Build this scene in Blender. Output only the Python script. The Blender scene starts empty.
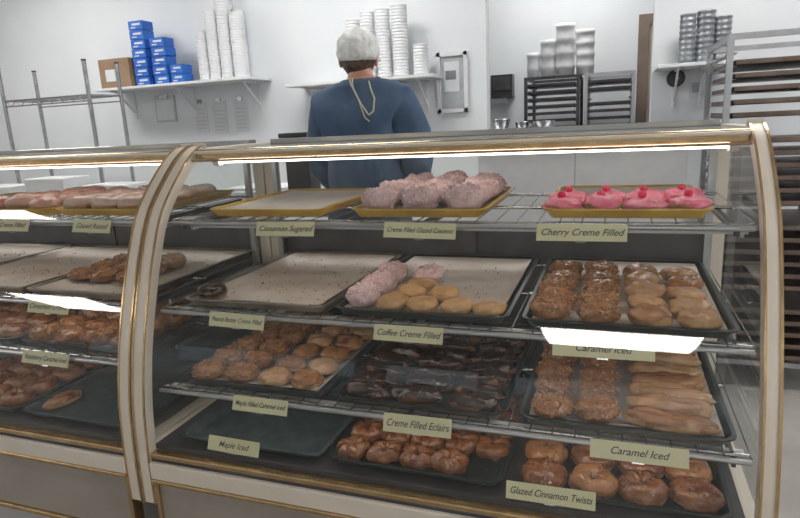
import bpy, math, random
from mathutils import Vector, Matrix, noise
from mathutils.bvhtree import BVHTree
random.seed(7)
scn=bpy.context.scene
COL=bpy.context.collection
try:
    scn.view_settings.view_transform='Standard'; scn.view_settings.look='None'
except Exception: pass
pi=math.pi; sin=math.sin; cos=math.cos

# ---------------------------------------------------------------- materials
def mat(name,col,rough=.6,metal=0.,col2=None,scale=20,bump=0.,bscale=60,emit=0.,detail=4,sss=0.,spec=None,lo=.35,hi=.65):
    m=bpy.data.materials.new(name); m.use_nodes=True
    nt=m.node_tree; b=nt.nodes['Principled BSDF']
    b.inputs['Base Color'].default_value=(*col,1); b.inputs['Roughness'].default_value=rough
    b.inputs['Metallic'].default_value=metal
    if spec is not None: b.inputs['Specular IOR Level'].default_value=spec
    tc=nt.nodes.new('ShaderNodeTexCoord')
    if col2 is not None:
        n=nt.nodes.new('ShaderNodeTexNoise'); n.inputs['Scale'].default_value=scale; n.inputs['Detail'].default_value=detail
        nt.links.new(tc.outputs['Object'],n.inputs['Vector'])
        r=nt.nodes.new('ShaderNodeValToRGB'); r.color_ramp.elements[0].position=lo; r.color_ramp.elements[1].position=hi
        r.color_ramp.elements[0].color=(*col,1); r.color_ramp.elements[1].color=(*col2,1)
        nt.links.new(n.outputs['Fac'],r.inputs['Fac']); nt.links.new(r.outputs['Color'],b.inputs['Base Color'])
    if bump>0:
        n2=nt.nodes.new('ShaderNodeTexNoise'); n2.inputs['Scale'].default_value=bscale; n2.inputs['Detail'].default_value=3
        nt.links.new(tc.outputs['Object'],n2.inputs['Vector'])
        bp=nt.nodes.new('ShaderNodeBump'); bp.inputs['Strength'].default_value=bump; bp.inputs['Distance'].default_value=.01
        nt.links.new(n2.outputs['Fac'],bp.inputs['Height']); nt.links.new(bp.outputs['Normal'],b.inputs['Normal'])
    if emit>0:
        b.inputs['Emission Color'].default_value=(*col,1); b.inputs['Emission Strength'].default_value=emit
    return m
def glassmat(name,tint=(1,1,1),f0=.06,rough=.02):
    m=bpy.data.materials.new(name); m.use_nodes=True; nt=m.node_tree; nt.nodes.clear()
    N=nt.nodes.new; L=nt.links.new
    o=N('ShaderNodeOutputMaterial'); mx=N('ShaderNodeMixShader')
    t=N('ShaderNodeBsdfTransparent'); t.inputs['Color'].default_value=(*tint,1)
    g=N('ShaderNodeBsdfGlossy'); g.inputs['Roughness'].default_value=rough; g.inputs['Color'].default_value=(1,1,1,1)
    lw=N('ShaderNodeLayerWeight'); lw.inputs['Blend'].default_value=.5
    p=N('ShaderNodeMath'); p.operation='POWER'; p.inputs[1].default_value=5
    ma=N('ShaderNodeMath'); ma.operation='MULTIPLY_ADD'; ma.inputs[1].default_value=(1-f0)*.8; ma.inputs[2].default_value=f0
    L(lw.outputs['Facing'],p.inputs[0]); L(p.outputs[0],ma.inputs[0]); L(ma.outputs[0],mx.inputs[0])
    L(t.outputs[0],mx.inputs[1]); L(g.outputs[0],mx.inputs[2]); L(mx.outputs[0],o.inputs['Surface']); return m

WALL=mat('wall_paint',(.72,.75,.78),.75,col2=(.76,.79,.81),scale=1.5)
CEIL=mat('ceiling_paint',(.8,.8,.8),.9,col2=(.75,.75,.75),scale=3)
FLOOR=mat('floor_tile',(.30,.28,.26),.5,col2=(.38,.36,.33),scale=4)
CREAM=mat('cream_enamel',(.66,.59,.50),.35,col2=(.70,.63,.54),scale=6)
GOLD=mat('gold_trim',(.62,.44,.24),.22,.85,col2=(.52,.35,.18),scale=30)
CHROME=mat('chrome',(.50,.50,.50),.22,1.,col2=(.38,.38,.40),scale=20)
STEEL=mat('brushed_steel',(.50,.51,.52),.35,.9,col2=(.42,.43,.45),scale=12)
DKSTEEL=mat('dark_steel',(.06,.06,.065),.4,.5,col2=(.10,.10,.105),scale=8)
TOPM=mat('case_top_laminate',(.42,.42,.41),.10,.3,col2=(.36,.36,.35),scale=5)
PANEL=mat('base_panel',(.30,.26,.22),.15,.1,col2=(.36,.32,.28),scale=3)
GREYP=mat('kick_panel',(.42,.41,.40),.5,col2=(.38,.37,.36),scale=4)
DECK=mat('deck_dark',(.035,.035,.04),.4,.2,col2=(.05,.05,.055),scale=10)
BLACKTRAY=mat('black_tray',(.008,.016,.016),.28,.2,col2=(.020,.032,.032),scale=80)
EMPTYTRAY=mat('worn_tray',(.025,.048,.053),.35,.2,col2=(.06,.088,.093),scale=25)
ALUTRAY=mat('aluminium_tray',(.40,.37,.32),.35,.9,col2=(.22,.18,.14),scale=14)
YELTRAY=mat('yellow_tray',(.60,.38,.06),.35,.1,col2=(.48,.29,.04),scale=14)
PAPER=mat('parchment',(.54,.49,.46),.65,col2=(.41,.35,.30),scale=6,bump=.3,bscale=25)
PAPER2=mat('parchment_clean',(.60,.56,.53),.7,col2=(.50,.46,.43),scale=5,bump=.3,bscale=25)
CRUMB=mat('crumbs',(.20,.09,.035),.8,col2=(.34,.19,.09),scale=90)
DOUGH=mat('fried_dough',(.20,.075,.024),.45,col2=(.32,.14,.048),scale=30,bump=.4,bscale=80)
BAND=mat('pale_dough_band',(.48,.29,.13),.5,col2=(.34,.18,.07),scale=40,bump=.4,bscale=80)
TANDOUGH=mat('golden_dough',(.38,.20,.075),.38,col2=(.50,.30,.135),scale=22,bump=.45,bscale=60)
CARAMEL=mat('caramel_icing',(.22,.088,.033),.2,col2=(.33,.15,.062),scale=25,bump=.4,bscale=60)
MAPLE=mat('maple_icing',(.34,.175,.078),.2,col2=(.46,.265,.135),scale=22,bump=.45,bscale=55)
CHOC=mat('chocolate_icing',(.013,.005,.003),.15,col2=(.040,.015,.007),scale=25,bump=.35)
BROWNG=mat('brown_glaze',(.115,.036,.013),.16,col2=(.22,.085,.032),scale=30,bump=.55,bscale=60)
NUT=mat('chopped_nuts',(.23,.10,.04),.5,col2=(.42,.24,.11),scale=70)
NUT2=mat('dark_crumble',(.12,.048,.019),.5,col2=(.22,.10,.042),scale=70)
COCO=mat('coconut',(.68,.50,.50),.7,col2=(.54,.36,.36),scale=60,bump=.5,bscale=90)
COCOF=mat('coconut_flake',(.84,.71,.71),.7,col2=(.72,.54,.54),scale=70)
PINK=mat('pink_icing',(.74,.13,.23),.3,col2=(.84,.28,.37),scale=25,bump=.4)
PINKP=mat('pale_pink_glaze',(.56,.24,.21),.3,col2=(.54,.34,.26),scale=18,bump=.3)
GLAZE=mat('sugar_glaze',(.46,.27,.20),.25,col2=(.66,.50,.45),scale=22,bump=.3)
CHERRY=mat('cherry',(.68,.015,.09),.12,col2=(.78,.04,.12),scale=20)
TAG=mat('label_card',(.60,.57,.36),.6,col2=(.55,.52,.33),scale=8)
INK=mat('ink',(.02,.02,.03),.6,col2=(.03,.03,.04),scale=9)
WHITE=mat('white_plastic',(.74,.75,.76),.45,col2=(.69,.70,.72),scale=10)
WHITE2=mat('white_foam',(.80,.81,.82),.6,col2=(.74,.76,.78),scale=6)
GREYCUP=mat('grey_cups',(.24,.26,.28),.3,.4,col2=(.36,.38,.40),scale=12)
BLUEBOX=mat('blue_carton',(.02,.12,.50),.5,col2=(.03,.16,.58),scale=6)
CARD=mat('cardboard',(.26,.17,.10),.8,col2=(.32,.22,.14),scale=8)
RPAN=mat('baked_pan',(.15,.11,.09),.45,.5,col2=(.24,.18,.15),scale=8)
BLACK=mat('black_plastic',(.02,.02,.022),.35,col2=(.03,.03,.03),scale=8)
DOORB=mat('door_brown',(.20,.15,.12),.5,col2=(.24,.18,.14),scale=6)
NOTE=mat('paper_sheet',(.70,.72,.74),.7,col2=(.64,.66,.68),scale=10)
GREYG=mat('notice_grey',(.36,.39,.42),.3,col2=(.50,.53,.55),scale=9)
SKIN=mat('skin',(.56,.28,.20),.5,col2=(.62,.36,.27),scale=12)
SCRUB=mat('blue_scrub_cloth',(.060,.105,.18),.9,col2=(.10,.155,.24),scale=6,bump=.9,bscale=8)
PANTS=mat('navy_trousers',(.03,.035,.06),.85,col2=(.04,.045,.075),scale=9,bump=.3,bscale=12)
HAIR=mat('brown_hair',(.07,.045,.03),.5,col2=(.13,.085,.055),scale=60,bump=.5,bscale=120)
NETM=mat('hairnet_white',(.90,.91,.90),.8,col2=(.64,.62,.58),scale=24,bump=.7,bscale=50,lo=.50,hi=.75)
CORD=mat('cord',(.66,.64,.50),.7,col2=(.58,.56,.44),scale=50)
LIPS=mat('lips',(.50,.18,.15),.5,col2=(.5,.2,.17),scale=20)
LAMP=mat('lamp_diffuser',(1,.98,.95),.5,emit=17)
TUBE=mat('case_tube',(1,.93,.84),.5,emit=6)
FILLTUBE=mat('shelf_fill_tube',(1,.92,.82),.5,emit=8)  # glow for the added fill tubes under the shelves
GLASS=glassmat('case_glass',(.97,.98,.97),.065)
GLASSE=glassmat('end_glass',(.95,.97,.96),.06)

# ---------------------------------------------------------------- mesh builder
class MB:
    def __init__(s): s.V=[];s.F=[];s.M=[];s.S=[];s.mats=[]
    def mi(s,m):
        if m not in s.mats: s.mats.append(m)
        return s.mats.index(m)
    def add(s,V,F,m,smooth=False):
        o=len(s.V); s.V+= [tuple(v) for v in V]
        many=isinstance(m,list)
        for i,f in enumerate(F):
            s.F.append([o+k for k in f]); s.M.append(s.mi(m[i] if many else m)); s.S.append(smooth)
    def box(s,c,d,m,rot=None):
        x,y,z=[k/2 for k in d]
        V=[Vector((a*x,b*y,e*z)) for a in(-1,1) for b in(-1,1) for e in(-1,1)]
        if rot: V=[rot@v for v in V]
        V=[v+Vector(c) for v in V]
        s.add(V,[(0,1,3,2),(4,6,7,5),(0,4,5,1),(2,3,7,6),(0,2,6,4),(1,5,7,3)],m)
    def bx(s,x0,x1,y0,y1,z0,z1,m): s.box(((x0+x1)/2,(y0+y1)/2,(z0+z1)/2),(x1-x0,y1-y0,z1-z0),m)
    def cyl(s,p0,p1,r,m,n=10,r2=None,caps=True):
        p0=Vector(p0);p1=Vector(p1);r2=r if r2 is None else r2
        d=(p1-p0).normalized(); a=d.orthogonal().normalized(); b=d.cross(a)
        V=[];F=[]
        for p,q in((p0,r),(p1,r2)):
            for i in range(n):
                t=2*pi*i/n; V.append(p+a*(cos(t)*q)+b*(sin(t)*q))
        for i in range(n): F.append((i,(i+1)%n,n+(i+1)%n,n+i))
        s.add(V,F,m,True)
        if caps: s.add(V,[tuple(reversed(range(n))),tuple(range(n,2*n))],m)
    def tube(s,pts,r,m,n=8):
        pts=[Vector(p) for p in pts]; V=[];F=[]
        for k,p in enumerate(pts):
            d=(pts[min(k+1,len(pts)-1)]-pts[max(k-1,0)]).normalized()
            a=d.cross(Vector((.13,.2,1))).normalized(); b=d.cross(a)
            for i in range(n):
                t=2*pi*i/n; V.append(p+a*(cos(t)*r)+b*(sin(t)*r))
        for k in range(len(pts)-1):
            for i in range(n): F.append((k*n+i,k*n+(i+1)%n,(k+1)*n+(i+1)%n,(k+1)*n+i))
        s.add(V,F,m,True)
    def rev(s,c,prof,m,n=16):
        V=[];F=[]
        for r,z in prof:
            for i in range(n):
                t=2*pi*i/n; V.append((c[0]+r*cos(t),c[1]+r*sin(t),c[2]+z))
        for k in range(len(prof)-1):
            for i in range(n): F.append((k*n+i,k*n+(i+1)%n,(k+1)*n+(i+1)%n,(k+1)*n+i))
        F.append(tuple(reversed(range(n)))); F.append(tuple(range((len(prof)-1)*n,len(prof)*n)))
        s.add(V,F,m,True)
    def ell(s,c,r,m,nu=14,nv=9,nz=0.,seed=0,rot=0.,R=None,sc=18):
        V=[];F=[]
        for j in range(nv+1):
            ph=-pi/2+pi*j/nv
            for i in range(nu):
                t=2*pi*i/nu
                p=Vector((cos(ph)*cos(t),cos(ph)*sin(t),sin(ph)))
                k=1+nz*noise.noise(p*2.2+Vector((seed*3.1,seed*1.7,0)))
                q=Vector((p.x*r[0]*k,p.y*r[1]*k,p.z*r[2]*k))
                if R: q=R@q
                elif rot: q=Matrix.Rotation(rot,3,'Z')@q
                V.append(q+Vector(c))
        for j in range(nv):
            for i in range(nu): F.append((j*nu+i,j*nu+(i+1)%nu,(j+1)*nu+(i+1)%nu,(j+1)*nu+i))
        s.add(V,F,m,True)
    def chunk(s,c,r,m):
        V=[(r*random.uniform(.6,1.3),0,0),(-r*random.uniform(.6,1.3),0,0),(0,r*random.uniform(.5,1.2),0),(0,-r*random.uniform(.5,1.2),0),(0,0,r*.7),(0,0,-r*.7)]
        Q=Matrix.Rotation(random.uniform(0,6),3,'Z')@Matrix.Rotation(random.uniform(-.8,.8),3,'X')
        s.add([Q@Vector(v)+Vector(c) for v in V],[(0,2,4),(2,1,4),(1,3,4),(3,0,4),(2,0,5),(1,2,5),(3,1,5),(0,3,5)],m)
    # pastry primitives --------------------------------------------------
    def bun(s,x,y,z,rx,ry,h,base,band,top,rot=0,nu=26,nv=15,lump=.12,topfrom=.12,crumbs=0,cm=None,cs=.006,allround=False,drip=.12,fine=.03):
        seed=random.random()*50; V=[];F=[];Ms=[]
        Q=Matrix.Rotation(rot,3,'Z'); h=h*random.uniform(.9,1.12); tx=random.uniform(-.08,.08); ty=random.uniform(-.08,.08)
        def pt(ph,t):
            cz=cos(ph); e=.62
            cr=abs(cz)**e
            p=Vector((cr*cos(t),cr*sin(t),sin(ph)))
            k=1+lump*noise.noise(Vector((p.x*1.7+seed,p.y*1.7,p.z*1.7)))+fine*noise.noise(Vector((p.x*6,p.y*6+seed,p.z*6)))
            dim=-.10*math.exp(-(p.x*p.x+p.y*p.y)*6) if ph>0 else 0
            zz=(p.z*.5+.5)*h*(1+dim+lump*.9*noise.noise(Vector((p.x*2.5,p.y*2.5,seed)))+fine*2*noise.noise(Vector((p.x*6,p.y*6,seed+9))))
            q=Q@Vector((p.x*rx*k,p.y*ry*k,0)); return Vector((x+q.x,y+q.y,z+zz+(q.x*tx+q.y*ty)*(p.z*.5+.5)))
        for j in range(nv+1):
            ph=-pi/2+pi*j/nv
            for i in range(nu): V.append(pt(ph,2*pi*i/nu))
        for j in range(nv):
            for i in range(nu):
                F.append((j*nu+i,j*nu+(i+1)%nu,(j+1)*nu+(i+1)%nu,(j+1)*nu+i))
                ph=(j+.5)/nv*2-1
                wob=drip*2*noise.noise(Vector((cos(2*pi*i/nu)*2.4,sin(2*pi*i/nu)*2.4,seed)))
                Ms.append(top if ph>topfrom+wob else (band if ph>-.30 else base))
        s.add(V,F,Ms,True)
        for _ in range(crumbs):
            ph=random.uniform(-.3,1.5) if allround else math.asin(random.uniform(-.1,1))
            p=pt(min(ph,1.5),random.uniform(0,2*pi)); s.chunk(p,random.uniform(.6,1.3)*cs,cm if not isinstance(cm,list) else random.choice(cm))
    def ring(s,x,y,z,R,r,base,top,tw=0,nu=30,nv=12,crumbs=0,cm=None,rough=.16):
        seed=random.random()*40; V=[];F=[];Ms=[]; a0=random.uniform(0,6); tx=random.uniform(-.1,.1)
        for i in range(nu):
            t=2*pi*i/nu
            for j in range(nv):
                u=2*pi*j/nv
                rr=r*(1+(.15*sin(tw*t+a0+u) if tw else 0)+rough*noise.noise(Vector((cos(t)*1.5,sin(t)*1.5,seed)))+rough*.6*noise.noise(Vector((cos(t)*5,sin(t)*5,seed+u))))
                rx=R+rr*cos(u)*1.05
                V.append((x+rx*cos(t),y+rx*sin(t),z+r*.9+rr*.85*sin(u)+tx*rx*cos(t)*(.5+.5*sin(u))))
        for i in range(nu):
            for j in range(nv):
                F.append((i*nv+j,((i+1)%nu)*nv+j,((i+1)%nu)*nv+(j+1)%nv,i*nv+(j+1)%nv))
                Ms.append(top if sin(2*pi*(j+.5)/nv)>-.1 else base)
        s.add(V,F,Ms,True)
        for _ in range(crumbs):
            t=random.uniform(0,2*pi); u=random.uniform(0,pi)
            s.chunk((x+(R+r*cos(u))*cos(t),y+(R+r*cos(u))*sin(t),z+r*.9+r*.87*sin(u)),random.uniform(.002,.005),random.choice(cm))
    def build(s,name,parent=None,bevel=0,pos=True):
        me=bpy.data.meshes.new(name)
        xs=[v[0] for v in s.V];ys=[v[1] for v in s.V];zs=[v[2] for v in s.V]
        o=Vector(((min(xs)+max(xs))/2,(min(ys)+max(ys))/2,min(zs)))
        me.from_pydata([Vector(v)-o for v in s.V],[],s.F)
        for m in s.mats: me.materials.append(m)
        me.polygons.foreach_set('material_index',s.M); me.polygons.foreach_set('use_smooth',s.S)
        me.update()
        ob=bpy.data.objects.new(name,me); COL.objects.link(ob); ob.location=o
        if bevel:
            b=ob.modifiers.new('bevel','BEVEL'); b.width=bevel; b.segments=2; b.limit_method='ANGLE'; b.angle_limit=.9
        if parent: ob.parent=parent
        return ob
def empty(name,loc=(0,0,0)):
    e=bpy.data.objects.new(name,None); COL.objects.link(e); e.location=(0,0,0); e.empty_display_size=.1; return e

# ---------------------------------------------------------------- camera
yaw,pitch,roll=[math.radians(a) for a in (20,12.8,2.9)]
Fv=Vector((-sin(yaw)*cos(pitch),cos(yaw)*cos(pitch),-sin(pitch)))
R0=Vector((cos(yaw),sin(yaw),0)); U0=R0.cross(Fv)
Rv=R0*cos(roll)-U0*sin(roll); Uv=U0*cos(roll)+R0*sin(roll)
cam=bpy.data.objects.new('camera',bpy.data.cameras.new('camera')); COL.objects.link(cam)
cam.data.lens=27; cam.data.sensor_width=36; cam.data.clip_start=.05
M=Matrix((Rv,Uv,-Fv)).transposed().to_4x4(); M.translation=(0,0,1.35); cam.matrix_world=M
scn.camera=cam

# ---------------------------------------------------------------- room
def slab(name,x0,x1,y0,y1,z0,z1,m):
    b=MB(); b.bx(x0,x1,y0,y1,z0,z1,m); return b.build(name)
XL,XR,YF,YB,H=-12.5,3.2,-9.0,6.0,3.0
slab('floor',XL-.1,XR+.1,YF-.1,YB+.1,-.1,0,FLOOR)
slab('ceiling',XL-.1,XR+.1,YF-.1,YB+.1,H,H+.1,CEIL)
slab('wall_left',XL-.1,XL,YF,YB,0,H,WALL)
slab('wall_right',XR,XR+.1,YF,YB,0,H,WALL)
slab('wall_far',XL,XR,YB,YB+.1,0,H,WALL)
slab('wall_back',XL,-.84,4.2,4.32,0,H,WALL)
slab('wall_back.001',.20,XR,4.2,4.32,0,H,WALL)
b=MB()
b.bx(XL,XR,YF-.1,YF,0,.9,WALL); b.bx(XL,XR,YF-.1,YF,2.2,H,WALL)
n=6; w=(XR-XL)/n
for i in range(n+1):
    xc=XL+i*w; b.bx(max(XL,xc-.3),min(XR,xc+.3),YF-.1,YF,.9,2.2,WALL)
b.build('wall_front')
for i in range(n):
    b=MB(); x0=XL+i*w+.3;x1=XL+(i+1)*w-.3
    for (a,c,d,e) in ((x0,x0+.05,.9,2.2),(x1-.05,x1,.9,2.2),(x0+.05,x1-.05,.9,.95),(x0+.05,x1-.05,2.15,2.2)): b.bx(a,c,YF-.08,YF-.02,d,e,STEEL)
    b.bx(x0+.05,x1-.05,YF-.055,YF-.045,.95,2.15,GLASSE); b.build('window_%d'%(i+1))
b=MB(); b.bx(XL,-.84,4.185,4.2,0,.1,GREYP); b.build('baseboard_back')
b=MB(); b.bx(.16,.25,5.94,5.997,0.001,2.08,DOORB); b.bx(1.15,1.24,5.94,5.997,0.001,2.08,DOORB); b.bx(.16,1.24,5.94,5.997,2.08,2.16,DOORB)
b.bx(.25,1.15,5.965,5.997,0.001,2.08,CREAM); b.cyl((1.08,5.96,1),(1.08,5.9,1),.025,STEEL); b.build('door_1')
def troffer(name,x,y,lx,ly):
    b=MB(); z=H
    b.bx(x-lx/2-.03,x+lx/2+.03,y-ly/2-.03,y-ly/2,z-.06,z,WHITE); b.bx(x-lx/2-.03,x+lx/2+.03,y+ly/2,y+ly/2+.03,z-.06,z,WHITE)
    b.bx(x-lx/2-.03,x-lx/2,y-ly/2,y+ly/2,z-.06,z,WHITE); b.bx(x+lx/2,x+lx/2+.03,y-ly/2,y+ly/2,z-.06,z,WHITE)
    b.bx(x-lx/2,x+lx/2,y-ly/2,y+ly/2,z-.045,z-.02,LAMP); b.build(name)
k=0
for (x,y,lx,ly) in ((-4.2,3.0,1.2,.5),(-1.8,3.1,1.2,.5),(.9,3.1,1.2,.5),(-.4,5.2,1.2,.4),(-4.9,.3,1.2,.6),(1.9,.3,1.2,.6),(.1,-5.6,1.9,1.5),(-9.4,-5.6,1.9,1.5),(-4.2,-2.6,1.2,.6)):
    if y==-2.6: continue
    troffer('ceiling_lamp' if k==0 else 'ceiling_lamp.%03d'%k,x,y,lx,ly); k+=1
w=bpy.data.worlds.new('world'); scn.world=w; w.use_nodes=True
w.node_tree.nodes['Background'].inputs[0].default_value=(.85,.92,1,1); w.node_tree.nodes['Background'].inputs[1].default_value=.9

# ---------------------------------------------------------------- display cases
PROF0=[(1.635,1.298),(1.60,1.293),(1.53,1.25),(1.41,1.13),(1.345,1.0),(1.304,.89),(1.275,.80),(1.254,.72),(1.232,.60),(1.223,.49),(1.220,.40),(1.220,.30)]
def catmull(P,n=5):
    out=[]
    for i in range(len(P)-1):
        p0=Vector(P[max(i-1,0)]);p1=Vector(P[i]);p2=Vector(P[i+1]);p3=Vector(P[min(i+2,len(P)-1)])
        for k in range(n):
            t=k/n; out.append(.5*((2*p1)+(p2-p0)*t+(2*p0-5*p1+4*p2-p3)*t*t+(3*p1-p0-3*p2+p3)*t**3))
    out.append(Vector(P[-1])); return out
PROF=catmull(PROF0)
def pnorm(i,P):
    d=(P[min(i+1,len(P)-1)]-P[max(i-1,0)]).normalized()
    return Vector((d.y,-d.x)) if d.y<0 else Vector((-d.y,d.x))
def ribbon(b,P,xa,xb,na,nb,m):
    V=[];F=[]
    for i,p in enumerate(P):
        n=pnorm(i,P)
        if n.x>0: n=-n
        for (x,q) in ((xa,na),(xb,na),(xb,nb),(xa,nb)):
            r=p+n*q; V.append((x,r.x,r.y))
    for i in range(len(P)-1):
        for k in range(4): F.append((i*4+k,i*4+(k+1)%4,(i+1)*4+(k+1)%4,(i+1)*4+k))
    F.append((0,1,2,3)); e=(len(P)-1)*4; F.append((e+3,e+2,e+1,e))
    b.add(V,F,m)
GL=[p for p in PROF if .455<p.y<1.285]
S1,S2,DK=1.105,.862,.478
FY={1:1.43,2:1.335,3:1.285,4:1.25}
def wire_shelf(b,x0,x1,y0,y1,z):
    r=.005
    for y in (y0,y0+.018,(y0+y1)/2,y1): b.cyl((x0,y,z-r-.002 if y!=y0 else z-.012),(x1,y,z-r-.002 if y!=y0 else z-.012),r if y!=y0 else .006,CHROME if y!=y0 else STEEL,8)
    n=int((x1-x0)/.05)
    for i in range(n+1):
        x=x0+(x1-x0)*i/n; b.cyl((x,y0,z-.0022),(x,y1,z-.0022),.0017,CHROME,5,caps=False)
    for f in (.02,.5,.98):
        x=x0+(x1-x0)*f; b.box((x,(y0+y1)/2,z-.022),(.008,y1-y0-.02,.02),DKSTEEL)
def build_case(name,x0,x1,s3,fw0=.044,fw1=.044):
    e=empty(name); yb=2.07
    b=MB()
    for xa,xb in ((x0,x0+fw0),(x1-fw1,x1)):
        ribbon(b,PROF,xa,xb,-.02,.010,CREAM)
        ribbon(b,PROF,xa-.0 ,xa+.005,.010,.013,GOLD); ribbon(b,PROF,xb-.006,xb,.010,.013,GOLD)
        b.bx(xa,xb,yb-.04,yb,.08,1.300,CREAM)
        b.bx(xa,xb,1.63,yb,1.276,1.300,CREAM)
        b.bx(xa,xb,1.25,yb,.30,.46,CREAM)
    b.build('frame',e)
    a,c=x0+fw0,x1-fw1
    b=MB(); b.bx(a,c,1.575,1.60,1.268,1.298,GOLD); b.bx(a,c,1.565,1.5749,1.284,1.294,CREAM); b.bx(a,c,1.55,1.572,1.262,1.268,GOLD)
    b.bx(a,c,1.212,1.24,.448,.462,GOLD); b.bx(a,c,1.214,1.24,.436,.448,DKSTEEL)
    b.bx(a,c,1.204,1.25,.385,.436,CREAM); b.bx(a,c,1.200,1.25,.373,.385,GOLD)
    b.bx(a,c,1.220,1.25,.18,.373,PANEL); b.bx(a,c,1.210,1.25,.165,.18,GOLD); b.bx(a,a+.012,1.210,1.25,.18,.373,GOLD); b.bx(c-.012,c,1.210,1.25,.18,.373,GOLD)
    b.bx(a,c,1.220,1.25,.08,.165,GREYP); b.bx(x0+.02,x1-.02,1.30,2.0,0,.08,DKSTEEL)
    b.bx(a,c,1.25,yb,.08,.46,GREYP); b.build('base',e,bevel=.003)
    b=MB(); b.bx(a,c,1.60,yb,1.280,1.295,TOPM); b.bx(a,c,yb-.05,yb,1.295,1.313,TOPM); b.bx(a,c,yb-.03,yb-.01,1.25,1.280,STEEL); b.build('top',e,bevel=.002)
    b=MB(); V=[];F=[]
    for p in GL: V+= [(a,p.x,p.y),(c,p.x,p.y)]
    for i in range(len(GL)-1): F.append((2*i,2*i+1,2*i+3,2*i+2))
    b.add(V,F,GLASS,True); b.build('front_glass',e)
    b=MB()
    for x in (x0+fw0/2,x1-fw1/2):
        pts=[(x,p.x+.01,p.y) for p in GL]+[(x,yb-.04,.462),(x,yb-.04,1.276)]
        b.add(pts,[tuple(range(len(pts)))],GLASSE)
    b.build('end_glass',e)
    b=MB()
    wire_shelf(b,a+.004,c-.004,FY[1],1.99,S1); wire_shelf(b,a+.004,c-.004,FY[2],2.02,S2); wire_shelf(b,a+.004,c-.004,FY[3],2.02,s3)
    for x in (a+.015,c-.015):
        b.bx(x-.01,x+.01,2.0,2.02,.462,1.280,STEEL)
        for z in (S1,S2,s3): b.bx(x-.004,x+.004,1.5,2.0,z-.045,z-.032,STEEL)
    b.build('wire_shelves',e)
    b=MB(); b.bx(a,c,1.24,2.03,.462,DK-.001,DECK)
    b.build('deck',e)
    b=MB(); m=(a+c)/2
    b.bx(a,m+.02,2.034,2.04,.47,.98,DKSTEEL); b.bx(m-.02,c,2.042,2.048,.47,.98,DKSTEEL)  # dark sheets standing in for the shade at the open lower rear
    b.bx(a,c,2.03,2.05,.98,1.0,STEEL); b.build('rear_shade_panels',e)
    b=MB(); b.cyl((a+.03,1.66,1.260),(c-.03,1.66,1.260),.010,TUBE,12)
    b.bx(a+.01,c-.01,1.645,1.675,1.271,1.280,WHITE); b.bx(a+.01,a+.03,1.645,1.675,1.243,1.271,WHITE); b.bx(c-.03,c-.01,1.645,1.675,1.243,1.271,WHITE)
    for q,z in ((1,S1),(2,S2),(3,s3)):  # hidden fill tubes added under each shelf to brighten the trays below
        y=FY[q]+.045
        b.cyl((a+.03,y,z-.021),(c-.03,y,z-.021),.007,FILLTUBE,10); b.bx(a+.01,c-.01,y-.010,y+.010,z-.0135,z-.0125,WHITE)
        b.bx(a+.01,c-.01,y-.014,y-.012,z-.030,z-.013,STEEL)
        b.bx(a+.01,a+.03,y-.010,y+.010,z-.03,z-.0135,WHITE); b.bx(c-.03,c-.01,y-.010,y+.010,z-.03,z-.0135,WHITE)
    b.build('lamp_tubes',e)
    return e
S3=.638; S3L=.705
build_case('display_case',-1.278,.322,S3,.044,.034)
build_case('display_case',-2.905,-1.284,S3L)

# ---------------------------------------------------------------- trays
def rrect(x0,x1,y0,y1,r,z,n=5):
    out=[]
    for cx,cy,a0 in ((x1-r,y1-r,0),(x0+r,y1-r,pi/2),(x0+r,y0+r,pi),(x1-r,y0+r,1.5*pi)):
        for k in range(n+1):
            t=a0+pi/2*k/n; out.append((cx+r*cos(t),cy+r*sin(t),z))
    return out
def tray(x0,x1,y0,y1,z,m,liner=None,crumbs=0,h=.024,inner=None):
    b=MB(); z+=.0005
    L=[(.022,0),(.006,h*.85),(0,h*.85),(0,h),(.009,h),(.012,h*.9),(.026,.003)]
    V=[];F=[];N=None
    for i,(ins,dz) in enumerate(L):
        ring=rrect(x0+ins,x1-ins,y0+ins,y1-ins,max(.01,.034-ins),z+dz); N=len(ring); V+=ring
    for k in range(len(L)-1):
        for i in range(N): F.append((k*N+i,k*N+(i+1)%N,(k+1)*N+(i+1)%N,(k+1)*N+i))
    b.add(V,F,m,False)
    b.add(V[:N],[tuple(reversed(range(N)))],m); b.add(V[-N:],[tuple(range(N))],inner or m)
    if liner:
        nx,ny=14,18; V=[];F=[]; sd=random.random()*30; i=.024
        for a in range(nx+1):
            for c in range(ny+1):
                u=a/nx;v=c/ny
                edge=max(abs(u-.5),abs(v-.5))*2
                dz=.006+.0025*noise.noise(Vector((u*3+sd,v*3,0)))+max(0,edge-.86)*.10
                V.append((x0+i+u*(x1-x0-2*i),y0+i+v*(y1-y0-2*i),z+dz))
        for a in range(nx):
            for c in range(ny): F.append((a*(ny+1)+c,(a+1)*(ny+1)+c,(a+1)*(ny+1)+c+1,a*(ny+1)+c+1))
        b.add(V,F,liner,True)
    for _ in range(crumbs):
        b.chunk((random.uniform(x0+.05,x1-.05),random.uniform(y0+.05,y1-.08),z+.0095),random.uniform(.0015,.004),CRUMB)
    return b.build('sheet_tray')
def T(z): return z+.0095
A=(-1.172,-.712);B=(-.690,-.230);C=(-.200,.262)
tray(-1.135,-.755,1.462,1.97,S1,YELTRAY,PAPER2)
tray(-.675,-.300,1.462,1.97,S1,YELTRAY,PAPER2)
tray(-.165,.212,1.462,1.97,S1,YELTRAY,PAPER2)
tray(*A,1.352,2.01,S2,ALUTRAY,PAPER,130)
tray(*B,1.352,2.01,S2,BLACKTRAY,PAPER,60)
tray(*C,1.352,2.01,S2,BLACKTRAY,PAPER,60)
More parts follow.
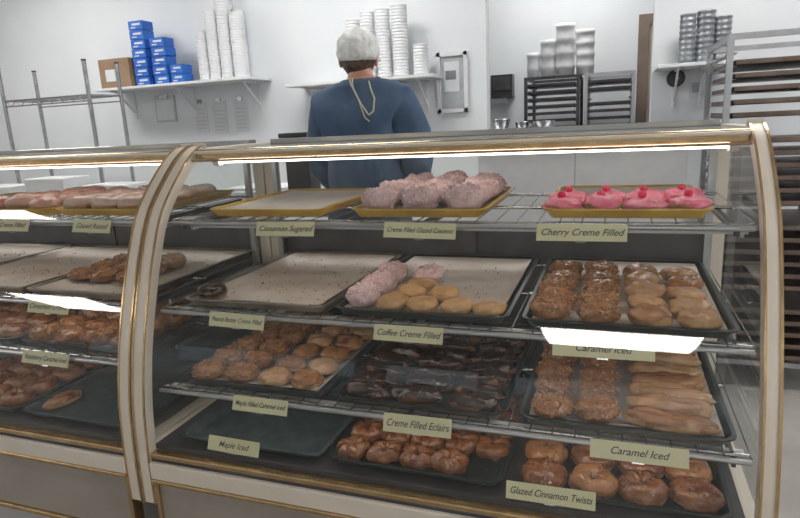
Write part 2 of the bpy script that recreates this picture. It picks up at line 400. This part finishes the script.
for X in (A,B,C): tray(*X,1.30,1.96,S3,BLACKTRAY,PAPER if X is not B else None,40)
tray(*A,1.262,1.92,DK,EMPTYTRAY); tray(*B,1.262,1.92,DK,BLACKTRAY,None,20); tray(*C,1.262,1.92,DK,BLACKTRAY,None,20)
LA=(-1.80,-1.342);LB=(-2.275,-1.817);LC=(-2.75,-2.29)
tray(-1.74,-1.365,1.462,1.97,S1,YELTRAY,PAPER2); tray(-2.14,-1.765,1.462,1.97,S1,YELTRAY,PAPER2); tray(-2.54,-2.165,1.462,1.97,S1,YELTRAY,PAPER2)
for X in (LA,LB,LC): tray(*X,1.352,2.01,S2,ALUTRAY,PAPER,60)
for X in (LA,LB,LC): tray(*X,1.30,1.96,S3L,BLACKTRAY,PAPER,20)
tray(*LA,1.262,1.92,DK,EMPTYTRAY); tray(*LB,1.262,1.92,DK,BLACKTRAY,None,20); tray(*LC,1.262,1.92,DK,BLACKTRAY,None,20)

# ---------------------------------------------------------------- pastries
ru=random.uniform
def J(a=.006): return ru(-a,a)
b=MB(); z=T(S1)
for j in range(4):
    for i in range(3):
        b.bun(-.60+i*.113+J(),1.535+j*.112+J(),z,.053,.060,.068,COCO,COCO,COCO,rot=J(.3),lump=.18,crumbs=170,cm=[COCOF,COCO],cs=.0038,allround=True)
b.build('coconut_donuts')
b=MB()
for j in range(2):
    for i in range(4):
        x=-.118+i*.094+J();y=1.530+j*.105+J()+(.014 if i%2 else 0)
        b.bun(x,y,z,.048,.050,.036,TANDOUGH,BAND,PINK,rot=J(1),topfrom=-.1,lump=.25,drip=.2,fine=.06)
        b.ell((x+J(.006),y+J(.006)+.008,z+.040),(.010,.010,.010),CHERRY,12,8)
b.build('cherry_iced_donuts')
z=T(S2)
b=MB()
for (x,y) in ((-.635,1.44),(-.63,1.555),(-.635,1.67),(-.525,1.69)): b.bun(x,y,z,.046,.054,.056,COCO,COCO,COCO,rot=J(.6),lump=.16,crumbs=150,cm=[COCOF,COCO],cs=.0038,allround=True)
b.build('coconut_donuts')
b=MB()
for (x,y) in ((-.540,1.412),(-.455,1.408),(-.370,1.415),(-.285,1.41),(-.520,1.505),(-.430,1.51),(-.52,1.60)): b.bun(x+J(.003),y+J(.004),z,.042,.042,.038,DOUGH,BAND,TANDOUGH,rot=J(1),topfrom=.1)
b.build('cream_filled_donuts')
def nutbuns(b,x0,y0,dx,dy,nx,ny,z,cr=190,cm=(NUT,NUT,CARAMEL,NUT2),r=.048,h=.045):
    for j in range(ny):
        for i in range(nx): b.bun(x0+i*dx+J(),y0+j*dy+J(),z,r,r,h,DOUGH,DOUGH,CARAMEL,lump=.18,crumbs=cr,cm=list(cm),cs=.0048)
b=MB(); nutbuns(b,-.134,1.412,.104,.103,2,5,z); b.build('nut_topped_donuts')
b=MB()
for j in range(5):
    for i in range(2): b.bun(.082+i*.100+J(),1.412+j*.100+J(),z,.047,.047,.040,DOUGH,BAND,MAPLE if (i+j)%4 else CARAMEL,rot=J(1),topfrom=.05,lump=.2)
b.build('caramel_iced_donuts')
b=MB(); b.bun(-1.115,1.425,z,.046,.044,.042,DOUGH,BROWNG,CHOC,topfrom=-.2); b.build('chocolate_iced_donut')
z=T(S3)
b=MB(); nutbuns(b,-1.105,1.362,.105,.10,2,6,z,140,(NUT2,NUT2,NUT)); b.build('nut_topped_donuts')
b=MB()
for j in range(6):
    for i in range(2): b.bun(-.89+i*.098+J(),1.362+j*.097+J(),z,.045,.045,.040,DOUGH,BAND,CARAMEL if (i*2+j)%3 else MAPLE,rot=J(1),topfrom=.0,lump=.2)
b.build('maple_filled_donuts')
b=MB()
for j in range(8):
    for i in range(3): b.bun(-.607+i*.146+J(.006),1.345+j*.073+J(.005),z-.005,.068,.031,.040,DOUGH,BROWNG,CHOC,rot=J(.15),topfrom=.0,nu=26,lump=.2,drip=.3,fine=.06)
b.build('chocolate_eclairs')
b=MB(); nutbuns(b,-.132,1.362,.104,.10,2,6,z,200,h=.048); b.build('nut_topped_donuts')
b=MB()
for j in range(8): b.bun(.137+J(.006),1.348+j*.072+J(.003),z,.094,.034,.044,DOUGH,BAND,MAPLE if j%3 else CARAMEL,rot=J(.08),topfrom=.05,nu=32,lump=.2,drip=.25,fine=.05)
b.build('caramel_iced_long_johns')
z=T(DK)-.004
b=MB()
for j in range(6):
    for i in range(5):
        if j==0 and i==4: continue
        b.ring(-.640+i*.090+J(.004),1.324+j*.095+J(.004),z,.0235,.0230,DOUGH,BROWNG,tw=6,rough=.2)
b.build('glazed_cinnamon_twists')
b=MB()
for j in range(6):
    for i in range(4): b.ring(-.142+i*.109+J(.005),1.324+j*.103+J(.004),z,.0265,.0275,DOUGH,CARAMEL if (i+j)%3==1 else BROWNG,crumbs=70,cm=[NUT2,CARAMEL,BROWNG],rough=.26)
b.build('caramel_iced_ring_donuts')
z=T(S1)
b=MB()
for j in range(4):
    for i in range(3): b.ring(-1.675+i*.112+J(),1.53+j*.108+J(),z,.029,.027,TANDOUGH,GLAZE)
b.build('glazed_donuts')
b=MB()
for j in range(4):
    for i in range(3): b.bun(-2.065+i*.112+J(),1.53+j*.108+J(),z,.049,.049,.046,TANDOUGH,BAND,PINKP,rot=J(1),topfrom=-.1)
b.build('pink_glazed_donuts')
z=T(S2)
b=MB(); nutbuns(b,-1.735,1.53,.108,.105,3,3,z,130,(NUT2,NUT2,NUT)); b.build('nut_topped_donuts')
z=T(S3L)
b=MB(); nutbuns(b,-1.735,1.362,.108,.103,4,6,z,80,(NUT2,NUT2,NUT)); b.build('nut_topped_donuts')
b=MB()
for j in range(6):
    for i in range(4): b.bun(-2.21+i*.108+J(),1.362+j*.103+J(),z,.048,.048,.042,DOUGH,BAND,BROWNG,rot=J(1),topfrom=0)
b.build('brown_iced_donuts')
z=T(DK)-.004
b=MB()
for j in range(6):
    for i in range(4): b.ring(-2.21+i*.108+J(),1.325+j*.103+J(),z,.027,.0265,DOUGH,BROWNG,rough=.22)
b.build('caramel_iced_ring_donuts')
b=MB(); b.bun(-1.72,1.36,DK+.004,.028,.062,.040,DOUGH,BAND,BROWNG,rot=-.3); b.build('brown_iced_long_john')

# ---------------------------------------------------------------- labels
def label(txt,x,y,z,w=.18,h=.040,tilt=22,rz=0):
    e=empty('shelf_label'); e.location=(x,y,z); e.rotation_euler=(math.radians(-tilt),math.radians(random.uniform(-1,1)),math.radians(rz))
    b=MB(); b.bx(-w/2,w/2,0,.0018,-h/2,h/2,TAG)
    o=b.build('card',e)
    b=MB(); b.bx(-.012,.012,.002,.010,-h/2-.003,-h/2+.018,CHROME); b.build('clip',e)
    cu=bpy.data.curves.new('t','FONT'); cu.body=txt; cu.size=h*.55; cu.shear=.35; cu.align_x='CENTER'; cu.align_y='CENTER'; cu.space_character=1.0; cu.offset=.0002
    t=bpy.data.objects.new('t',cu); COL.objects.link(t); bpy.context.view_layer.update()
    me=bpy.data.meshes.new_from_object(t.evaluated_get(bpy.context.evaluated_depsgraph_get())); bpy.data.objects.remove(t)
    me.materials.clear(); me.materials.append(INK)
    xs=[v.co.x for v in me.vertices]; wd=max(xs)-min(xs); s=min(1,w*.92/wd)
    o=bpy.data.objects.new('lettering',me); COL.objects.link(o); o.parent=e; o.rotation_euler=(pi/2,0,0); o.location=(0,-.0006,0); o.scale=(s,min(1,s*1.25),1)
l1,l2,l3,l4=1.415,1.318,1.268,1.247
label('Cinnamon Sugared',-.845,l1,S1-.022); label('Creme Filled Glazed Coconut',-.46,l1,S1-.022,.19); label('Cherry Creme Filled',-.07,l1,S1-.022,.20)
label('Peanut Butter Creme Filled',-.965,l2,S2-.018,.175); label('Coffee Creme Filled',-.47,l2,S2-.020,.18); label('Caramel Iced',-.015,l2,S2-.022,.215)
label('Maple Filled Caramel Iced',-.885,l3,S3-.012,.17); label('Creme Filled Eclairs',-.44,l3,S3-.012,.175,.045); label('Caramel Iced',.065,l3,S3-.012,.20)
label('Maple Iced',-.975,l4+.006,DK+.022,.165); label('Glazed Cinnamon Twists',-.12,l4+.006,DK+.022,.20)
label('Creme Filled',-1.87,l1,S1-.022,.15); label('Glazed Raised',-1.53,l1,S1-.022,.15)
label('Cinnamon Crumb',-1.655,l2,S2-.018,.17); label('Raspberry Caramel Iced',-1.645,l3,S3L-.012,.19)

# ---------------------------------------------------------------- background furniture
def wall_shelf(x0,x1,y,z,d=.3,n=3):
    b=MB(); b.bx(x0,x1,y-d,y,z-.02,z,WHITE)
    for i in range(n):
        x=x0+.12+(x1-x0-.24)*i/max(1,n-1)
        b.bx(x-.01,x+.01,y-.012,y,z-.24,z-.02,WHITE); b.bx(x-.01,x+.01,y-d+.03,y,z-.032,z-.02,WHITE)
        V=[(x-.006,y-.01,z-.2),(x+.006,y-.01,z-.2),(x-.006,y-d+.08,z-.032),(x+.006,y-d+.08,z-.032),(x-.006,y-.01,z-.18),(x+.006,y-.01,z-.18),(x-.006,y-d+.11,z-.032),(x+.006,y-d+.11,z-.032)]
        b.add(V,[(0,1,3,2),(4,6,7,5),(0,2,6,4),(1,5,7,3)],WHITE)
    return b.build('wall_shelf',bevel=.003)
wall_shelf(-3.95,-2.50,4.2,1.73); wall_shelf(-2.22,-1.14,4.2,1.65); wall_shelf(.21,.60,4.2,1.60,n=2)
b=MB(); b.bx(-3.90,-3.60,3.93,4.17,1.731,1.95,CARD); b.bx(-3.76,-3.72,3.929,4.171,1.9505,1.9515,PAPER); b.bx(-3.84,-3.74,3.928,3.93,1.78,1.87,NOTE); b.build('cardboard_box',bevel=.004)
b=MB()
def carton(x,z,w=.13,h=.068,rz=0):
    R=Matrix.Rotation(rz,3,'Z'); b.box((x,4.02,z+h/2),(w,.12,h-.004),BLUEBOX,R); b.box((x+.01,3.958,z+h*.6),(w*.6,.002,h*.22),NOTE,R); b.box((x-.02,3.958,z+h*.25),(w*.35,.002,h*.12),NOTE,R)
for i in range(7): carton(-3.51+J(.006),1.731+i*.069)
for i in range(5): carton(-3.33+J(.006),1.731+i*.069)
for i in range(2): carton(-3.18+J(.004),1.731+i*.069,.11)
b.build('blue_cartons')
def stack(b,x,y,z,r,h,m,pitch=.018,taper=.75):
    n=max(2,int(h/pitch)); p=[(r*taper,0)]
    for i in range(n):
        z0=h*i/n; p+=[(r*.93,z0+.002),(r*.95,z0+pitch*.55),(r,z0+pitch*.6),(r,z0+pitch*.95)]
    b.rev((x,y,z),p,m,16)
b=MB()
for x,h,r in ((-2.97,.36,.045),(-2.87,.50,.048),(-2.765,.58,.05),(-2.655,.46,.05)): stack(b,x,4.03,1.731,r,h,WHITE2)
for x,h in ((-2.92,.45),(-2.80,.62),(-2.70,.50)): stack(b,x,4.135,1.731,.048,h,WHITE2)
b.build('foam_cup_stacks')
b=MB()
for x,h,r in ((-1.73,.40,.05),(-1.62,.44,.05),(-1.51,.45,.05),(-1.39,.46,.055),(-1.25,.20,.05)): stack(b,x,4.04,1.651,r,h,WHITE2,.02)
b.build('foam_cup_stacks')
b=MB()
for x,h,r in ((.375,.28,.045),(.47,.29,.05),(.56,.25,.045)): stack(b,x,4.05,1.601,r,h,GREYCUP,.03)
b.build('steel_cup_stacks')
b=MB(); b.bx(-3.62,-3.42,4.185,4.2,1.45,1.66,STEEL); b.bx(-3.605,-3.435,4.18,4.185,1.465,1.63,NOTE); b.bx(-3.56,-3.48,4.175,4.19,1.63,1.67,CHROME); b.build('clipboard',bevel=.002)
for i,(x,w,h,z) in enumerate(((-3.18,.12,.24,1.35),(-3.00,.13,.26,1.33),(-2.80,.12,.25,1.34))):
    b=MB(); b.bx(x-w/2,x+w/2,4.192,4.1995,z,z+h,NOTE); b.bx(x-.02,x+.02,4.186,4.1995,z+h-.01,z+h+.02,CHROME)
    for k in range(6): b.bx(x-w*.38,x+w*.38,4.190,4.192,z+.03+k*.03,z+.034+k*.03,GREYG)
    b.build('wall_paper_sheet')
b=MB(); b.bx(-1.58,-1.40,4.06,4.199,1.43,1.60,WHITE); b.bx(-1.56,-1.42,4.05,4.06,1.45,1.47,GREYG); b.bx(-1.56,-1.42,4.05,4.06,1.53,1.58,NOTE); b.build('glove_dispenser',bevel=.01)
b=MB()
x0,x1,z0,z1=-1.18,-.965,1.40,1.80
for (a,c,d,e_) in ((x0,x0+.025,z0,z1),(x1-.025,x1,z0,z1),(x0,x1,z0,z0+.025),(x0,x1,z1-.025,z1)): b.bx(a,c,4.17,4.199,d,e_,WHITE)
b.bx(x0+.02,x1-.02,4.185,4.199,z0+.02,z1-.02,GREYG); b.bx(x0+.05,x1-.06,4.182,4.185,z0+.14,z1-.06,NOTE); b.bx(x0+.06,x1-.08,4.180,4.182,z0+.22,z1-.12,GREYCUP); b.build('framed_notice')
b=MB(); b.bx(-1.13,-.93,5.86,5.999,1.53,1.74,BLACK); b.bx(-1.11,-.95,5.85,5.86,1.60,1.72,DKSTEEL); b.bx(-1.08,-.98,5.88,5.92,1.49,1.53,NOTE); b.build('paper_towel_dispenser')
b=MB(); b.cyl((.335,4.199,1.53),(.335,4.17,1.53),.052,BLACK,24); b.cyl((.335,4.17,1.53),(.335,4.165,1.53),.04,DKSTEEL,24); b.box((.335,4.163,1.545),(.004,.002,.03),NOTE); b.box((.345,4.163,1.53),(.02,.002,.004),NOTE); b.build('wall_clock')
b=MB(); b.bx(.42,.50,4.194,4.199,1.40,1.54,NOTE); b.bx(.43,.49,4.192,4.194,1.44,1.5,GREYG); b.build('wall_paper_sheet')
b=MB()
for x in (-4.35,-3.52):
    for y in (3.42,3.72): b.cyl((x,y,0),(x,y,1.88),.014,CHROME,10); b.cyl((x,y,1.88),(x,y,1.89),.017,BLACK,10)
for z in (.3,.8,1.25,1.65):
    for y in (3.42,3.72): b.cyl((-4.35,y,z),(-3.52,y,z),.006,CHROME,6); b.cyl((-4.35,y,z-.04),(-3.52,y,z-.04),.005,CHROME,6)
    for x in (-4.35,-3.52): b.cyl((x,3.42,z),(x,3.72,z),.006,CHROME,6)
    for i in range(24): x=-4.34+i*.035; b.cyl((x,3.42,z+.004),(x,3.72,z+.004),.002,CHROME,4)
    for i in range(8): x=-4.33+i*.1; b.cyl((x,3.42,z),(x+.05,3.42,z-.04),.003,CHROME,4); b.cyl((x+.05,3.42,z-.04),(x+.1,3.42,z),.003,CHROME,4)
b.build('wire_shelving_unit')
def panrack(name,x0,x1,y0,y1,h,n,pans,m=STEEL,pm=None,z0=.15):
    b=MB(); 
    for x in (x0,x1):
        for y in (y0,y1): b.bx(x-.013,x+.013,y-.013,y+.013,.11,h,m); b.cyl((x-.012,y,.05),(x+.012,y,.05),.05,BLACK,14)
        b.bx(x-.012,x+.012,y0,y1,h-.025,h,m)
    for y in (y0,y1): b.bx(x0,x1,y-.012,y+.012,h-.025,h,m); b.bx(x0,x1,y-.012,y+.012,.11,.135,m)
    for i in range(n):
        z=z0+(h-.08-z0)*i/(n-1)
        for x,s in ((x0,1),(x1,-1)): b.bx(min(x,x+s*.03),max(x,x+s*.03),y0,y1,z-.004,z,m)
        if pans(i):
            q=pm or BLACKTRAY; a,c=x0+.018,x1-.018
            b.bx(a,c,y0-.02,y1-.02,z,z+.004,q); b.bx(a,c,y0-.02,y0-.014,z,z+.024,q); b.bx(a,a+.006,y0-.02,y1-.02,z,z+.022,q); b.bx(c-.006,c,y0-.02,y1-.02,z,z+.022,q)
    return b.build(name)
panrack('bakery_pan_rack',.47,.97,3.15,3.80,1.66,26,lambda i:i not in (25,19,12,5),STEEL,RPAN)
panrack('bakery_pan_rack',-.72,-.30,5.25,5.80,1.66,26,lambda i:True,DKSTEEL,DKSTEEL)
panrack('bakery_pan_rack',-.24,.12,5.25,5.80,1.66,26,lambda i:i%7!=2,STEEL,DKSTEEL)
b=MB()
for x,h,r in ((-.68,.24,.055),(-.56,.32,.065),(-.42,.44,.08),(-.26,.36,.075)):
    stack(b,x,5.45,1.662,r,h,WHITE,.09,.9)
b.build('food_storage_buckets')
b=MB(); b.bx(-.74,.36,3.30,3.95,1.23,1.27,STEEL); b.bx(-.72,.34,3.33,3.93,.10,1.23,WHITE); b.bx(-.70,.32,3.40,3.9,0,.10,BLACK)
for x in (-.2,): b.bx(x-.003,x+.003,3.325,3.33,.14,1.2,GREYG)
b.build('prep_counter',bevel=.004)
b=MB()
for x,r,h in ((-.62,.05,.07),(-.5,.04,.05),(-.38,.06,.05)): b.rev((x,3.5,1.2705),[(r*.8,0),(r,h*.9),(r*1.05,h),(r*.95,h)],CHROME,16)
b.build('steel_containers')
b=MB(); b.bx(-2.5,-.95,2.80,3.45,.885,.92,STEEL); b.bx(-2.45,-1.0,2.86,3.4,.25,.27,STEEL)
for x in (-2.45,-1.0):
    for y in (2.85,3.40): b.cyl((x,y,0),(x,y,.885),.02,STEEL,12)
b.build('work_table',bevel=.003)
b=MB(); b.bx(-2.2,-1.75,3.0,3.35,.9205,1.0,WHITE); b.bx(-2.18,-1.77,3.02,3.33,1.0,1.02,NOTE); b.build('bakery_box',bevel=.005)
b=MB(); b.bx(-1.66,-1.52,2.85,2.97,.9205,1.30,BLACK); b.bx(-1.68,-1.50,2.83,2.99,1.30,1.325,DKSTEEL); b.bx(-1.64,-1.54,2.84,2.85,1.2,1.28,GREYG); b.build('label_printer',bevel=.006)
b=MB(); b.bx(-4.6,-2.75,3.0,3.3,.86,.90,STEEL)
for x in (-4.55,-2.8):
    for y in (3.04,3.26): b.cyl((x,y,0),(x,y,.86),.02,STEEL,12)
b.build('work_table',bevel=.003)
b=MB(); 
for i in range(3): b.bx(-4.3+i*.5,-3.95+i*.5,3.02,3.25,.9005,1.05+.05*(i%2),WHITE)
b.build('bakery_boxes',bevel=.006)

# ---------------------------------------------------------------- bakery worker
PX,PY=-1.015,2.42
def skinmesh(verts,edges,root,sub=2):
    names=list(verts); me=bpy.data.meshes.new('s')
    me.from_pydata([Vector(verts[n][0])+Vector((PX,PY,0)) for n in names],[(names.index(a),names.index(c)) for a,c in edges],[])
    ob=bpy.data.objects.new('s',me); COL.objects.link(ob)
    ob.modifiers.new('sk','SKIN'); ss=ob.modifiers.new('ss','SUBSURF'); ss.levels=sub; ss.render_levels=sub
    for i,n in enumerate(names):
        r=verts[n][1]; me.skin_vertices[0].data[i].radius=r if isinstance(r,tuple) else (r,r)
        me.skin_vertices[0].data[i].use_root=(n==root)
    bpy.context.view_layer.update()
    m2=bpy.data.meshes.new_from_object(ob.evaluated_get(bpy.context.evaluated_depsgraph_get())); bpy.data.objects.remove(ob)
    return m2
W=empty('bakery_worker')
vs={'pel':((0,0,.92),.16),'sp':((0,.0,1.08),.16),'ch':((0,.0,1.26),.18),'uc':((0,.0,1.43),.145),'nk':((-.012,.03,1.525),.062),'nk2':((-.022,.05,1.58),.054),'hd':((-.025,.06,1.63),.06)}
ed=[('pel','sp'),('sp','ch'),('ch','uc'),('uc','nk'),('nk','nk2'),('nk2','hd')]
for s,k in ((-1,'L'),(1,'R')):
    vs.update({'s'+k:((s*.158,.01,1.425),.095),'u'+k:((s*.205,.02,1.31),.086),'m'+k:((s*.215,.04,1.19),.084),'e'+k:((s*.215,.08,1.12),.046),'f'+k:((s*.19,.22,1.03),.040),'w'+k:((s*.165,.36,.965),.028),
     'h'+k:((s*.10,0,.82),.105),'t'+k:((s*.11,.01,.65),.09),'k'+k:((s*.115,.02,.48),.068),'c'+k:((s*.115,-.01,.32),.062),'a'+k:((s*.115,-.02,.10),.045),'o'+k:((s*.12,.05,.045),.042),'p'+k:((s*.13,.16,.035),.034)})
    ed+=[('uc','s'+k),('s'+k,'u'+k),('u'+k,'m'+k),('m'+k,'e'+k),('e'+k,'f'+k),('f'+k,'w'+k),('pel','h'+k),('h'+k,'t'+k),('t'+k,'k'+k),('k'+k,'c'+k),('c'+k,'a'+k),('a'+k,'o'+k),('o'+k,'p'+k)]
me=skinmesh(vs,ed,'pel',3)
for m in (SCRUB,SKIN,PANTS,BLACK): me.materials.append(m)
for v in me.vertices:
    if .8<v.co.z<1.50:
        p=v.co; fo=1-abs(noise.noise(Vector((p.x*7+p.z*3,p.y*5,p.z*3.2))))*2.2
        k=.012*noise.noise(Vector((p.x*9,p.y*9,p.z*4)))+.014*max(0,fo)*min(1,(1.50-p.z)*8)+.004*noise.noise(Vector((p.x*30,p.y*30,p.z*12)))
        v.co+=v.normal*k
for p in me.polygons:
    c=p.center-Vector((PX,PY,0)); p.use_smooth=True
    arm=abs(c.x)>.13 and c.y>.065 and c.z<1.16
    p.material_index=3 if c.z<.09 else (2 if c.z<.84 else (1 if (c.z>1.535 or (arm and c.z<1.14)) else 0))
body=bpy.data.objects.new('body',me); COL.objects.link(body); body.parent=W
bvh=BVHTree.FromPolygons([v.co.copy() for v in me.vertices],[tuple(p.vertices) for p in me.polygons])
for s,k in ((-1,'L'),(1,'R')):
    w0=Vector((s*.165,.36,.965)); hv={'w':(tuple(w0),.026),'p1':(tuple(w0+Vector((-s*.01,.04,-.010))),(.032,.018)),'p2':(tuple(w0+Vector((-s*.015,.085,-.016))),(.036,.016))}
    he=[('w','p1'),('p1','p2')]
    m1=skinmesh(hv,he,'w',2); m1.materials.append(SKIN)
    for p in m1.polygons: p.use_smooth=True
    o=bpy.data.objects.new('palm',m1); COL.objects.link(o); o.parent=W
    base=w0+Vector((-s*.015,.085,-.016))
    for i,(dx,L) in enumerate(((-.028,.068),(-.009,.078),(.010,.074),(.028,.058))):
        q=base+Vector((s*dx,0,0))
        fv={'a':(tuple(q-Vector((0,.01,0))),.010),'b':(tuple(q+Vector((s*dx*.1,L*.42,.004))),.0095),'c':(tuple(q+Vector((s*dx*.15,L*.75,-.006))),.0085),'d':(tuple(q+Vector((s*dx*.15,L*.95,-.018))),.0075)}
        m1=skinmesh(fv,[('a','b'),('b','c'),('c','d')],'a',2); m1.materials.append(SKIN)
        for p in m1.polygons: p.use_smooth=True
        o=bpy.data.objects.new('finger_%d'%(i+1),m1); COL.objects.link(o); o.parent=W
    q=w0+Vector((-s*.03,.035,-.012))
    fv={'a':(tuple(q),.013),'b':(tuple(q+Vector((-s*.030,.030,-.002))),.011),'c':(tuple(q+Vector((-s*.040,.060,-.010))),.009)}
    m1=skinmesh(fv,[('a','b'),('b','c')],'a',2); m1.materials.append(SKIN)
    for p in m1.polygons: p.use_smooth=True
    o=bpy.data.objects.new('thumb',m1); COL.objects.link(o); o.parent=W
hc=Vector((PX-.030,PY+.065,1.632)); RH=Matrix.Rotation(-.22,3,'X')@Matrix.Rotation(.15,3,'Z')
b=MB(); nu,nv=32,22; V=[];F=[]
for j in range(nv+1):
    ph=-pi/2+pi*j/nv
    for i in range(nu):
        t=2*pi*i/nu; x=cos(ph)*cos(t);y=cos(ph)*sin(t);zz=sin(ph)
        rx=.074*(1-.22*max(0,-zz)); ry=.094*(1-.10*max(0,-zz)*(1 if y<0 else .3)); q=Vector((x*rx,y*ry,zz*.112))
        if y>0:
            q.y+=.022*math.exp(-((q.x/.012)**2+((q.z+.018)/.022)**2))
            q.y-=.008*(math.exp(-(((q.x-.03)/.016)**2+((q.z-.006)/.014)**2))+math.exp(-(((q.x+.03)/.016)**2+((q.z-.006)/.014)**2)))
            q.y+=.006*math.exp(-((q.x/.03)**2+((q.z+.085)/.02)**2))
        V.append(hc+RH@q)
for j in range(nv):
    for i in range(nu): F.append((j*nu+i,j*nu+(i+1)%nu,(j+1)*nu+(i+1)%nu,(j+1)*nu+i))
b.add(V,F,SKIN,True)
for s in (-1,1):
    b.ell(hc+RH@Vector((s*.078,-.002,-.014)),(.008,.018,.031),SKIN,12,8,R=RH@Matrix.Rotation(s*.3,3,'Z'))
    b.ell(hc+RH@Vector((s*.03,.082,.006)),(.012,.010,.008),WHITE,12,8,R=RH); b.ell(hc+RH@Vector((s*.03,.091,.006)),(.005,.003,.005),BLACK,10,6,R=RH)
    b.ell(hc+RH@Vector((s*.03,.089,.026)),(.017,.005,.004),HAIR,10,6,R=RH)
b.ell(hc+RH@Vector((0,.090,-.053)),(.022,.007,.007),LIPS,12,8,R=RH)
b.build('head',W)
b=MB(); b.ell(hc+RH@Vector((0,-.014,.004)),(.076,.088,.102),HAIR,24,16,.06,3,R=RH); b.ell(hc+RH@Vector((.0,-.058,-.050)),(.046,.032,.032),HAIR,16,10,.1,5,R=RH); b.build('hair',W)
b=MB(); V=[];F=[]; nu,nv=72,22
for j in range(nv+1):
    ph=-.48+(pi/2+.48)*j/nv
    for i in range(nu):
        t=2*pi*i/nu; k=1+.08*noise.noise(Vector((cos(t)*3,sin(t)*3,ph*4)))+.04*noise.noise(Vector((cos(t)*8,sin(t)*8,ph*9)))+.022*sin(t*19+ph*2)*cos(ph)
        if j==0: k*=.90
        q=Vector((cos(ph)*cos(t)*.090*k,cos(ph)*sin(t)*.106*k-.012,sin(ph)*.096*k+.020+.026*sin(t)*(1-j/nv)))
        V.append(hc+RH@q)
for j in range(nv):
    for i in range(nu): F.append((j*nu+i,j*nu+(i+1)%nu,(j+1)*nu+(i+1)%nu,(j+1)*nu+i))
b.add(V,F,NETM,True)
b.build('hairnet',W)
b=MB()
for s in (-1,1):
    b.tube([hc+RH@Vector((s*.03+.019*cos(2*pi*i/18),.104,.004+.016*sin(2*pi*i/18))) for i in range(19)],.0016,BLACK,6)
    b.tube([hc+RH@Vector(v) for v in ((s*.049,.103,.008),(s*.074,.09,.010),(s*.084,.0,.008),(s*.084,-.02,-.004))],.0016,BLACK,6)
b.tube([hc+RH@Vector(v) for v in ((-.011,.104,.006),(.011,.104,.006))],.0016,BLACK,6)
b.build('glasses',W)
b=MB()
b.tube([Vector((PX-.014+.080*cos(2*pi*i/24),PY+.030+.078*sin(2*pi*i/24),1.530+.012*sin(2*pi*i/24))) for i in range(25)],.009,SCRUB)
b.build('collar',W)
def back(x,z):
    h=bvh.ray_cast(Vector((x,PY-1,z)),Vector((0,1,0)))
    return Vector((x,(h[0].y if h[0] else PY)-.004,z))
b=MB()
def cordpath(P,n=8):
    out=[]
    for i in range(len(P)-1):
        for k in range(n): t=k/n; out.append(back(P[i][0]*(1-t)+P[i+1][0]*t,P[i][1]*(1-t)+P[i+1][1]*t))
    out.append(back(*P[-1])); return out
b.tube(cordpath([(PX-.02,1.535),(PX+.0,1.49),(PX+.045,1.43),(PX+.085,1.385),(PX+.10,1.40),(PX+.098,1.45),(PX+.06,1.52)]),.0036,CORD,6)
b.tube(cordpath([(PX-.03,1.53),(PX+.03,1.45),(PX+.07,1.375),(PX+.088,1.36)]),.0030,CORD,6)
b.build('neck_cord',W)
print('done',len(bpy.data.objects))
